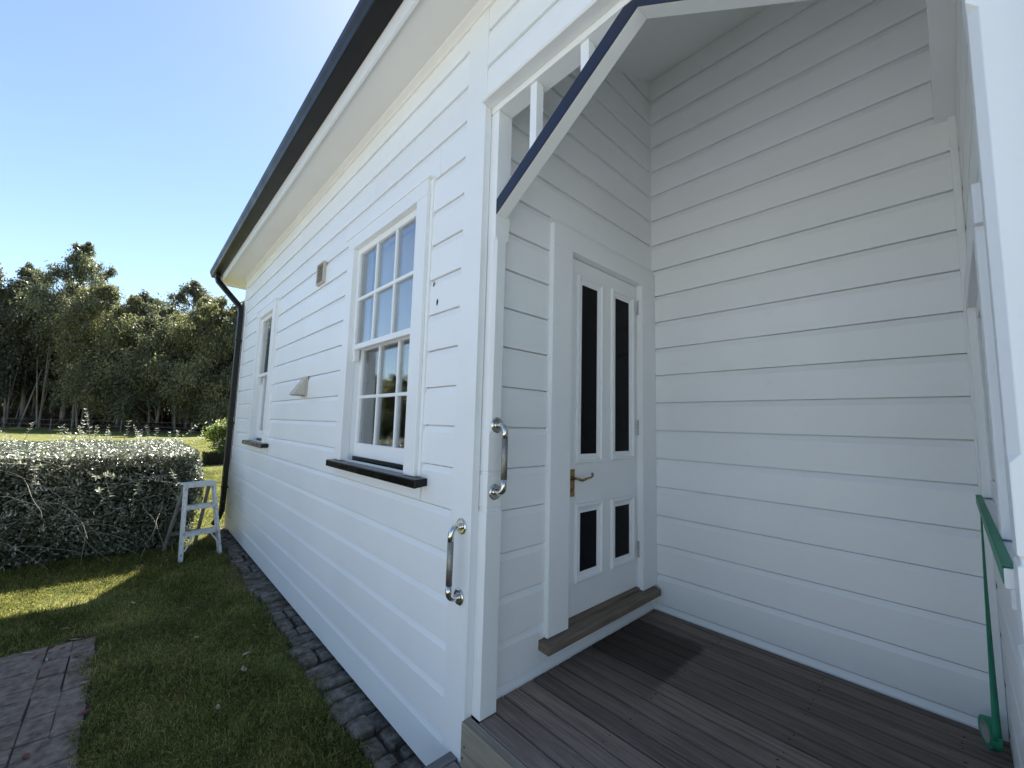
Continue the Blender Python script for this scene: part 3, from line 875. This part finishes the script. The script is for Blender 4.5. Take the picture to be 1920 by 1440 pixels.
# ------------------------------------------------------------------ step ladder
def build_ladder():
    L = empty('step_ladder', (-5.885, -0.385, 0.0), rad(15))
    tag(L, 'small worn white wooden step ladder standing before the hedge end', 'ladder')
    H = 0.845
    xf = lambda z: -0.21 * z / H            # front face leans back
    hw = lambda z: 0.19 - 0.055 * z / H
    for s in (-1, 1):
        MB().bar((0, s * hw(0), 0.0), (xf(0.80), s * hw(0.80), 0.80), 0.024, 0.072).build('side_rail', LADDERW, L, 0.002)
        MB().bar((-0.585, s * 0.155, 0.0), (-0.262, s * 0.125, 0.80), 0.022, 0.045).build('rear_leg', POSTW, L, 0.002)
        MB().bar((0.028, s * 0.172, 0.115), (xf(0.27) + 0.044, s * 0.075, 0.272), 0.010, 0.020).build('brace', LADDERW, L, 0.001)
    for z in (0.285, 0.565):
        h = hw(z) - 0.0125
        MB().box(xf(z) - 0.062, xf(z) + 0.048, -h, h, z - 0.010, z + 0.012).box(xf(z) + 0.0300, xf(z) + 0.0478, -h + 0.0003, h - 0.0003, z - 0.032, z - 0.0102).build('tread', LADDERW, L, 0.002)
    MB().box(xf(H) - 0.10, xf(H) + 0.058, -0.158, 0.158, 0.801, 0.823).box(xf(H) + 0.040, xf(H) + 0.0575, -0.1575, 0.1575, 0.775, 0.8008).build('top_tread', LADDERW, L, 0.002)
    MB().bar((-0.385, -0.137, 0.50), (-0.385, 0.137, 0.50), 0.02, 0.035, (1, 0, 0)).bar((-0.512, -0.149, 0.20), (-0.512, 0.149, 0.20), 0.02, 0.035, (1, 0, 0)).build('rear_rung', POSTW, L, 0.002)
build_ladder()

# ------------------------------------------------------------------ hedge
def build_hedge():
    h = empty('hedge', (-8.3, -3.5, 0)); tag(h, 'clipped grey-green hedge with silvery sunlit top behind the ladder', 'hedge')
    off = np.array([8.3, 3.5, 0.0])
    X0, X1, Y0, Y1, ZT = -10.3, -6.48, -9.0, -0.42, 1.13
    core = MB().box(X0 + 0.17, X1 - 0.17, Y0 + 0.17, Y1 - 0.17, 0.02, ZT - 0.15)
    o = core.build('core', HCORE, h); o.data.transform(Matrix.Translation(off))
    r = RNG
    def face(n, o_, u, v, nrm, depth=0.20, amp=0.05, dn=0.7, sz=1.15):
        a, b = r.random((n, 1)), r.random((n, 1))
        P = np.array(o_) + a * np.array(u) + b * np.array(v)
        lump = amp * np.sin(P[:, [0]] * 5.1 + P[:, [2]] * 7) + amp * np.sin(P[:, [1]] * 6.3 + P[:, [2]] * 4 + 1)
        P = P + np.array(nrm) * (lump - depth * r.random((n, 1)) ** 1.6)
        Dn = np.array(nrm) * dn + r.normal(0, 0.7, (n, 3)) * (1 if dn > 0.3 else np.array([1, 1, 0.45]))
        Nn = np.array(nrm) * 0.5 + r.normal(0, 0.5, (n, 3)) + np.array([0, 0, 0.9])
        return leaf_quads(P, Dn, Nn, r.uniform(0.024, 0.046, n) * sz, r.uniform(0.011, 0.020, n) * sz)
    Q = [face(44000, (X1, -3.2, 0.03), (0, -0.42 + 3.2, 0), (0, 0, ZT - 0.03), (1, 0, 0)),
         face(9000, (X1, Y0, 0.03), (0, -3.2 - Y0, 0), (0, 0, ZT - 0.03), (1, 0, 0)),
         face(80000, (X0, -4.0, ZT), (X1 - X0, 0, 0), (0, 4.0 + Y1, 0), (0, 0, 1), 0.07, 0.012, 0.12, 1.0),
         face(12000, (X0, Y0, ZT), (X1 - X0, 0, 0), (0, -4.0 - Y0, 0), (0, 0, 1), 0.07, 0.012, 0.12, 1.6),
         face(30000, (X0, Y1, 0.03), (X1 - X0, 0, 0), (0, 0, ZT - 0.03), (0, 1, 0)),
         face(6000, (X0, Y0, 0.03), (0, Y1 - Y0, 0), (0, 0, ZT - 0.03), (-1, 0, 0))]
    Q = np.concatenate(Q) + off
    o = link('foliage', quads_mesh('foliage', Q), HLEAF, h)
    # long untrimmed shoots: bare curved twigs with paired leaves
    rnd = random.Random(17)
    def shoot(p, d, L, leaves, droop, r0=0.0035):
        n = 9; P = [Vector(p)]; d = Vector(d).normalized()
        for i in range(n):
            d = (d + Vector((rnd.gauss(0, 0.12), rnd.gauss(0, 0.12), rnd.gauss(0, 0.10) - droop))).normalized()
            P.append(P[-1] + d * (L / n))
        mb = MB().tube(P, [r0 * (1 - 0.7 * i / n) for i in range(n + 1)], 5)
        o = mb.build('shoot', TWIG, h); o.data.transform(Matrix.Translation(off))
        if leaves:
            C, D, NN, LL = [], [], [], []
            for j in range(leaves):
                t = 0.35 + 0.65 * (j + 0.5) / leaves
                q = t * n; i = min(int(q), n - 1)
                c = P[i].lerp(P[i + 1], q - i); ax = (P[i + 1] - P[i]).normalized()
                sd = ax.cross(Vector((0, 0, 1)) if j % 2 else Vector((0.7, 0.7, 0.2))).normalized()
                for s in (-1, 1):
                    dd = (sd * s + ax * 0.45 + Vector((0, 0, 0.15))).normalized()
                    l = rnd.uniform(0.034, 0.054) * (1.1 - 0.35 * t)
                    C.append(c + dd * l * 0.5); D.append(dd); NN.append((rnd.gauss(0, 0.3), rnd.gauss(0, 0.3), 1)); LL.append(l)
            C, D, NN, LL = map(np.array, (C, D, NN, LL))
            q = leaf_quads(C, D, NN, LL, LL * 0.42) + off
            link('shoot_leaves', quads_mesh('shoot_leaves', q), SLEAF, o)
    for i in range(46):       # upright on the top
        y = rnd.uniform(-2.9, -0.5); x = rnd.uniform(-9.6, -6.7)
        shoot((x, y, ZT - 0.06), (rnd.gauss(0, 0.5), rnd.gauss(0, 0.5), 1), rnd.uniform(0.18, 0.46), 7, 0.0, 0.004)
    for (x, y, L) in ((-7.4, -1.62, 0.56), (-7.5, -1.45, 0.60), (-7.3, -1.18, 0.48), (-7.6, -0.98, 0.42), (-7.3, -0.74, 0.56), (-7.0, -0.62, 0.36), (-7.2, -0.9, 0.4)):
        shoot((x, y, ZT - 0.05), (rnd.gauss(0, 0.25), rnd.gauss(0, 0.35), 1), L, 8, 0.0, 0.0045)
    for i in range(58):       # trailing over the front face
        y = rnd.uniform(-2.6, -0.55); z = rnd.uniform(0.15, 1.0)
        shoot((X1 - 0.06, y, z), (rnd.uniform(0.35, 0.8), rnd.gauss(0, 0.9), rnd.gauss(0.25, 0.45)), rnd.uniform(0.35, 1.05), 7 if i % 3 == 0 else 0, 0.08, 0.0028)
    for i in range(40):       # leafy sprays catching the sun near the front top edge
        y = rnd.uniform(-2.5, -0.6); z = rnd.uniform(0.35, 1.08) if i % 2 else rnd.uniform(0.8, 1.08)
        shoot((X1 - 0.05, y, z), (rnd.uniform(0.7, 1.0), rnd.gauss(0, 0.6), rnd.gauss(0.2, 0.3)), rnd.uniform(0.22, 0.42), 8, 0.05, 0.0035)
build_hedge()

# ------------------------------------------------------------------ grass blades
def build_grass():
    r = RNG
    def blades(n, x0, x1, y0, y1, hmin, hmax, w, keep):
        x, y = r.uniform(x0, x1, n), r.uniform(y0, y1, n)
        thin = np.sin(x * 4.3 + 2.1 * np.sin(y * 3.7)) + np.sin(y * 6.1 + 1.7 * np.sin(x * 3.3 + 1))
        k = keep(x, y) & ((thin > -1.1) | (r.random(n) < 0.35))
        x, y = x[k], y[k]; n = len(x)
        patch = 0.5 + 0.5 * np.sin(x * 3.1 + 1.3 * np.sin(y * 4.2)) * np.sin(y * 5.0 + 0.8 * np.sin(x * 2.7))
        h = r.uniform(hmin, hmax, n) * (0.5 + 0.8 * patch) * np.where(r.random(n) < 0.05, 1.7, 1.0)
        a = r.uniform(0, 2 * np.pi, n); lean = r.uniform(0.2, 1.3, n)
        d = np.stack([np.cos(a), np.sin(a)], 1)
        s = np.stack([-d[:, 1], d[:, 0], np.zeros(n)], 1) * (w * r.uniform(0.6, 1.2, n))[:, None]
        b = np.stack([x, y, np.zeros(n)], 1)
        m1 = b + np.stack([d[:, 0] * h * lean * 0.35, d[:, 1] * h * lean * 0.35, h * 0.6], 1)
        t = b + np.stack([d[:, 0] * h * lean, d[:, 1] * h * lean, h * np.clip(1.05 - 0.3 * lean, 0.4, 1)], 1)
        return np.concatenate([np.stack([b - s / 2, b + s / 2, m1 + s * 0.42, m1 - s * 0.42], 1), np.stack([m1 - s * 0.42, m1 + s * 0.42, t + s * 0.05, t - s * 0.05], 1)])
    def near_ok(x, y):
        edge = -0.135 + 0.03 * np.sin(x * 9) + 0.015 * np.sin(x * 23)
        pathedge = -1.165 + 0.03 * np.sin(x * 7.3) + 0.02 * np.sin(x * 17)
        inpath = (x > -4.24 + 0.03 * np.sin(y * 11)) & (y < pathedge)
        hedge = (x < -6.62) & (y < -0.42)
        return (y < edge) & ~inpath & ~hedge
    Q = [blades(85000, -4.4, -1.5, -1.3, -0.08, 0.016, 0.046, 0.0036, near_ok),
         blades(90000, -7.4, -4.2, -2.4, -0.08, 0.016, 0.040, 0.0042, near_ok),
         blades(16000, -9.0, -1.6, -5.0, -2.2, 0.02, 0.045, 0.006, near_ok),
         blades(52000, -15.0, -7.2, -0.55, 1.6, 0.025, 0.05, 0.007, lambda x, y: (y > -0.36) & ~((y > -0.1) & (x > -7.15))),
         blades(36000, -34.0, -14.5, -6.0, 4.0, 0.03, 0.06, 0.014, lambda x, y: x < 0)]
    for i in range(300):
        cx, cy = r.uniform(-6.4, -1.7), r.uniform(-1.6, -0.12)
        if near_ok(np.array([cx]), np.array([cy]))[0] and near_ok(np.array([cx]), np.array([cy - 0.05]))[0]:
            w_ = r.uniform(0.02, 0.06)
            Q.append(blades(int(r.uniform(14, 34)), cx - w_, cx + w_, cy - w_, cy + w_, 0.04, 0.08, 0.0034, near_ok))
    o = link('grass', quads_mesh('grass', np.concatenate(Q)), GRASS)
    tag(o, 'short mown lawn grass growing around the house', 'grass', kind='stuff')
    # dry straw bits along the stones and in the lawn
    n = 1500
    P = np.stack([r.uniform(-6.8, -1.6, n), -0.14 + r.normal(0, 0.045, n), r.uniform(0.012, 0.05, n)], 1)
    P2 = np.stack([-4.9 + r.normal(0, 0.22, 700), -0.21 + r.normal(0, 0.06, 700), r.uniform(0.01, 0.05, 700)], 1)
    P = np.concatenate([P, P2]); n = len(P)
    D = r.normal(0, 1, (n, 3)) * np.array([1, 1, 0.35])
    q = leaf_quads(P, D, r.normal(0, 1, (n, 3)), r.uniform(0.015, 0.06, n), r.uniform(0.0012, 0.003, n))
    o = link('dry_straw', quads_mesh('dry_straw', q), STRAW)
    tag(o, 'dry straw and clippings along the stone edging', 'straw', kind='stuff')
build_grass()

def build_leaves():
    rnd = random.Random(31)
    def leaf_mesh(sx, curl):
        mb = MB(); L, W = 1.0, 0.5 * sx; rows = []
        for i in range(7):
            t = i / 6; w = W * math.sin(math.pi * min(max(t, 0.04), 0.985)) ** 0.8 / 2
            zc = curl * (t - 0.5) ** 2
            rows.append([(t - 0.5, -w, zc + 0.35 * w), (t - 0.5, 0, zc), (t - 0.5, w, zc + 0.35 * w)])
        mb.loft(rows, cap=False, closed=False)
        return mb
    spots = [(-4.22, -1.19, 'r', 0.045), (-4.24, -1.25, 't', 0.06), (-4.15, -1.30, 'r', 0.04), (-4.21, -1.36, 'r', 0.05), (-4.20, -1.46, 't', 0.055), (-4.1, -1.42, 'r', 0.05),
             (-4.02, -1.36, 't', 0.035), (-3.95, -1.22, 'r', 0.04), (-2.98, -1.32, 'r', 0.05), (-3.2, -1.145, 'r', 0.06), (-3.55, -1.17, 't', 0.04), (-4.27, -1.28, 'r', 0.04),
             (-4.75, -0.95, 't', 0.05), (-4.35, -0.62, 't', 0.05), (-3.75, -0.62, 't', 0.055), (-3.3, -0.40, 't', 0.05), (-3.1, -0.45, 't', 0.075), (-3.45, -0.72, 'r', 0.035),
             (-3.05, -0.78, 'r', 0.035), (-2.8, -0.62, 't', 0.04), (-4.5, -1.32, 't', 0.05), (-3.7, -0.28, 't', 0.04), (-5.3, -0.62, 't', 0.05), (-5.6, -0.42, 't', 0.05), (-5.85, -0.72, 'r', 0.06), (-5.9, -0.68, 't', 0.07)]
    for i, (x, y, c, s) in enumerate(spots):
        onp = x > -4.24 and y < -1.15
        o = leaf_mesh(rnd.uniform(0.7, 1.1), rnd.uniform(0.1, 0.6)).build('fallen_leaf', REDL if c == 'r' else TANL, smooth=True)
        sm = o.modifiers.new('thick', 'SOLIDIFY'); sm.thickness = 0.012
        o.location = (x, y, 0.026 if onp else 0.028)
        o.scale = (s, s, s)
        o.rotation_euler = (rnd.uniform(-0.3, 0.3), rnd.uniform(-0.3, 0.3), rnd.uniform(0, 6.28))
        where = 'lying on the brick path' if onp else 'lying in the shaded lawn'
        if x < -5.5: where = 'lying at the foot of the hedge by the ladder'
        lab = ('small dark red fallen leaf ' if c == 'r' else 'small pale tan fallen leaf ') + where
        tag(o, lab, 'leaf', ('red' if c == 'r' else 'tan') + ' leaves ' + where)
build_leaves()

# ------------------------------------------------------------------ far things: garden shrub, box hedge, fence, trees
FWD = Vector((-0.73007107, 0.67628307, 0)).normalized()
RGT = Vector((FWD.y, -FWD.x, 0))
def ground_at(px, depth):
    """ground point seen in column px of the 1920-wide photograph at a given depth along the view"""
    u = (px - 960) / 765.87
    return Vector((CAM.x, CAM.y, 0)) + FWD * depth + RGT * (u * depth)

def blob(C, rad3, n, L, W, r, droop=0.0, shell=0.45):
    d = unit(r.normal(0, 1, (n, 3)))
    rr = shell + (1 - shell) * r.random((n, 1)) ** 0.6
    P = np.array(C) + d * rr * np.array(rad3) * (1 + 0.28 * r.normal(0, 1, (n, 1)))
    D = d * 0.5 + r.normal(0, 0.6, (n, 3)) + np.array([0, 0, -droop])
    return leaf_quads(P, D, d + r.normal(0, 0.5, (n, 3)), r.uniform(0.6, 1.3, n) * L, r.uniform(0.6, 1.3, n) * W)

def build_shrub():
    r = np.random.default_rng(5)
    t = empty('garden_shrub', (-17.6, 1.35, 0)); tag(t, 'pale green shrub with small white flowers beyond the hedge, beside the downpipe', 'shrub')
    Q = np.concatenate([blob((0.25 * math.cos(i * 1.3), 0.25 * math.sin(i * 1.3), 0.55 + 0.13 * i), (0.33, 0.33, 0.26), 700, 0.09, 0.045, r) for i in range(7)])
    link('foliage', quads_mesh('foliage', Q), SHRUBL, t)
    Q = np.concatenate([blob((0.25 * math.cos(i * 1.3), 0.25 * math.sin(i * 1.3), 0.62 + 0.13 * i), (0.36, 0.36, 0.27), 60, 0.07, 0.06, r, shell=0.9) for i in range(7)])
    link('flowers', quads_mesh('flowers', Q), FLOWER, t)
    MB().tube([(0, 0, 0), (0.02, 0, 0.5), (0.05, 0.02, 1.1)], [0.03, 0.022, 0.01], 7).build('stem', TWIG, t)
    b = empty('box_hedge', (-17.0, 1.0, 0)); tag(b, 'low dark clipped box hedge under the pale flowering shrub', 'hedge')
    n = 5000
    P = np.stack([r.uniform(-0.35, 0.35, n), r.uniform(-0.25, 0.9, n), r.uniform(0.02, 0.42, n)], 1)
    link('foliage', quads_mesh('foliage', leaf_quads(P, r.normal(0, 1, (n, 3)), r.normal(0, 1, (n, 3)), r.uniform(0.03, 0.06, n), r.uniform(0.02, 0.03, n))), BOXL, b)
    MB().box(-0.28, 0.28, -0.18, 0.83, 0.0, 0.35).build('core', HCORE, b)
build_shrub()

def build_fence():
    f = empty('wire_fence', ground_at(200, 35.0)); tag(f, 'low post and wire fence along the edge of the trees', 'fence')
    o0 = f.location.copy()
    pts = [ground_at(px, 35.0) - o0 for px in range(-420, 640, 131)]
    rnd = random.Random(2)
    for p in pts:
        MB().tube([p, p + Vector((rnd.uniform(-0.04, 0.04), 0, 1.05))], [0.042, 0.038], 8).build('post', POSTW, f)
    for z in (0.25, 0.55, 0.95):
        MB().tube([p + Vector((0, 0, z)) for p in pts], 0.006, 5).build('wire', WIRE, f)
build_fence()

# trees: variants of crown + trunk meshes, then individuals
def tree_variant(seed, H, lobes, spread, low, matl, n_leaf, thin=1.0, L=0.30, W=0.10):
    r = np.random.default_rng(seed); rnd = random.Random(seed)
    bend = [rnd.uniform(-0.05, 0.05) * H for _ in range(4)]
    tp = []
    for i in range(9):
        t = i / 8
        tp.append(Vector((bend[0] * math.sin(t * 2.2) + bend[2] * t * t, bend[1] * math.sin(t * 2.0) + bend[3] * t * t, t * H * 0.93)))
    r0 = 0.011 * H * thin
    tm = MB().tube(tp, [r0 * (1.25 if i == 0 else 1.0 - 0.86 * i / 8) for i in range(9)], 9)
    Q = []
    for k in range(lobes):
        t = low + (1 - low) * ((k + rnd.uniform(0.1, 0.9)) / lobes)
        i = min(int(t * 8), 7); base = tp[i].lerp(tp[i + 1], t * 8 - i)
        env = spread * (0.45 + 0.75 * math.sin(math.pi * min(1, (t - low) / (1 - low) * 0.78 + 0.22)))
        a = k * 2.39 + rnd.uniform(-0.5, 0.5)
        off = env * rnd.uniform(0.25, 0.95) * (1.0 if t < 0.9 else 0.3)
        c = base + Vector((math.cos(a) * off, math.sin(a) * off, 0.06 * H * rnd.uniform(-0.3, 0.6)))
        rad_ = env * rnd.uniform(0.34, 0.62)
        sub = 7
        for s in range(sub):
            d = Vector((rnd.gauss(0, 1), rnd.gauss(0, 1), rnd.gauss(0, 0.8))).normalized() * rad_ * rnd.uniform(0.45, 0.85)
            cc = c + d
            Q.append(blob(cc, (rad_ * 0.46, rad_ * 0.46, rad_ * 0.56), n_leaf // (lobes * sub), L, W, r, droop=0.9, shell=0.25))
        st = tp[max(0, i - 1)].lerp(tp[i], 0.5)
        mid = st.lerp(c, 0.5) + Vector((0, 0, 0.25 * off * 0.3))
        tm.tube([st, mid, c], [r0 * 0.36 * (1.1 - t * 0.6), r0 * 0.24 * (1.1 - t * 0.6), r0 * 0.08], 6)
    cm = quads_mesh('crown', np.concatenate(Q)); cm.materials.append(matl)
    tme = tm.mesh('trunk'); tme.materials.append(BARK); tme.shade_smooth()
    return cm, tme

VAR = [tree_variant(1, 19, 30, 3.0, 0.40, GUM[0], 36000, 1.1),
       tree_variant(2, 16, 28, 3.1, 0.24, GUM[1], 34000),
       tree_variant(3, 16, 28, 3.0, 0.26, GUM[2], 34000),
       tree_variant(4, 15, 26, 3.0, 0.20, GUM[0], 32000),
       tree_variant(5, 17, 20, 2.9, 0.45, GUM[2], 22000, 0.9),
       tree_variant(6, 13, 26, 3.3, 0.12, GUM[1], 34000)]
def place(name, label, px, depth, var, s, rz, group, sx=1.0):
    g = ground_at(px, depth)
    o = empty(name, g, rz); o.scale = (s * sx, s * sx, s)
    tag(o, label, 'tree', group)
    link('crown', VAR[var][0], None, o); link('trunk', VAR[var][1], None, o)
FR = 'gum trees along the front of the wood'
front = [(-20, 41, 3, 1.16, 0.3, 'dark gum tree at the left edge of the picture, front row of the wood'),
         (52, 43, 2, 1.12, 2.0, 'grey-green gum tree left of the tallest one'),
         (126, 42, 0, 1.06, 1.1, 'tallest gum tree of the wood, pale leaning trunk'),
         (178, 41, 1, 0.95, 4.1, 'olive gum tree just right of the tallest one'),
         (226, 40, 5, 1.03, 0.9, 'rounded olive gum tree with foliage nearly to the ground, mid wood'),
         (268, 42, 2, 0.92, 3.0, 'pale grey-green gum tree in the middle of the wood'),
         (300, 40, 3, 0.86, 5.0, 'short dark gum tree in front of the one with the round separate crown'),
         (342, 44, 4, 1.04, 1.9, 'gum tree with a small round crown standing above its neighbours'),
         (372, 41, 1, 0.88, 2.6, 'small yellowish gum tree near the downpipe'),
         (402, 40, 5, 1.04, 3.9, 'bushy gum tree next to the downpipe'),
         (432, 41, 2, 0.88, 0.2, 'gum tree half hidden behind the downpipe'),
         (466, 42, 3, 0.92, 1.2, 'gum tree hidden behind the house corner')]
for px, d, v_, s, rz, lab in front:
    place('gum_tree', lab, px, d, v_, s, rz, FR)
# second and third rows close the gaps
rnd = random.Random(44)
for row, (d0, step_, s0) in enumerate(((47, 36, 0.88), (53, 34, 0.94), (60, 32, 1.02))):
    px = -60 + row * 17
    while px < 520:
        place('gum_tree', 'gum tree in the deep shade of the wood behind the front row', px + rnd.uniform(-10, 10), d0 + rnd.uniform(-1.5, 1.5), rnd.choice((0, 1, 2, 3, 4)), s0 * rnd.uniform(0.86, 1.05) * (1.0 if px < 230 else 0.88), rnd.uniform(0, 6), 'gum trees behind the front row', 1.15)
        px += step_
# trees further round to the left: they show in the window glass
for i in range(13):
    a = rad(15.5 + 2.4 * i); dist = 25 + rnd.uniform(-2, 2)
    o = empty('gum_tree', (CAM.x - dist * math.cos(a), CAM.y - dist * math.sin(a), 0), rnd.uniform(0, 6))
    k = rnd.uniform(0.30, 0.38); o.scale = (k * 1.25, k * 1.25, k)
    tag(o, 'small bushy gum tree left of the picture, mirrored in the window panes', 'tree', 'small trees seen only in the window panes')
    link('crown', VAR[5][0], None, o); link('trunk', VAR[5][1], None, o)

def build_understorey():
    r = np.random.default_rng(77)
    Q = []
    for i in range(300):
        px = r.uniform(-260, 560); d = r.uniform(39.5, 58)
        g = ground_at(px, d)
        h = r.uniform(0.6, 2.6) * (1.0 if d > 43 else 0.5)
        Q.append(blob((g.x, g.y, h * 0.45), (1.6, 1.6, h * 0.6), 260, 0.34, 0.10, r, shell=0.1))
    o = link('undergrowth', quads_mesh('undergrowth', np.concatenate(Q)), UNDER)
    tag(o, 'dark brown undergrowth between the gum trunks', 'undergrowth', kind='stuff')
    Q = []
    for i in range(150):
        px = r.uniform(-420, 640); d = r.uniform(64, 74)
        g = ground_at(px, d)
        Q.append(blob((g.x, g.y, r.uniform(0.5, 8.5)), (3.4, 3.4, 2.6), 420, 0.7, 0.3, r, shell=0.1))
    o = link('distant_wood', quads_mesh('distant_wood', np.concatenate(Q)), GUM[0])
    tag(o, 'far mass of the wood closing the view behind the trunks', 'wood', kind='stuff')
    # thin young stems, countable in the photo only as a texture of poles
    mb = MB(); rr = random.Random(8)
    for i in range(150):
        g = ground_at(rr.uniform(-100, 520), rr.uniform(39.5, 50))
        h = rr.uniform(5, 9); a = Vector((rr.gauss(0, 0.09), rr.gauss(0, 0.09), 1)) * h
        mb.tube([g, g + a * 0.5 + Vector((rr.gauss(0, 0.15), 0, 0)), g + a], [0.085, 0.06, 0.02], 6)
    tag(mb.build('sapling_stems', BARK), 'thin pale sapling stems crowded inside the wood', 'stems', kind='stuff')
build_understorey()
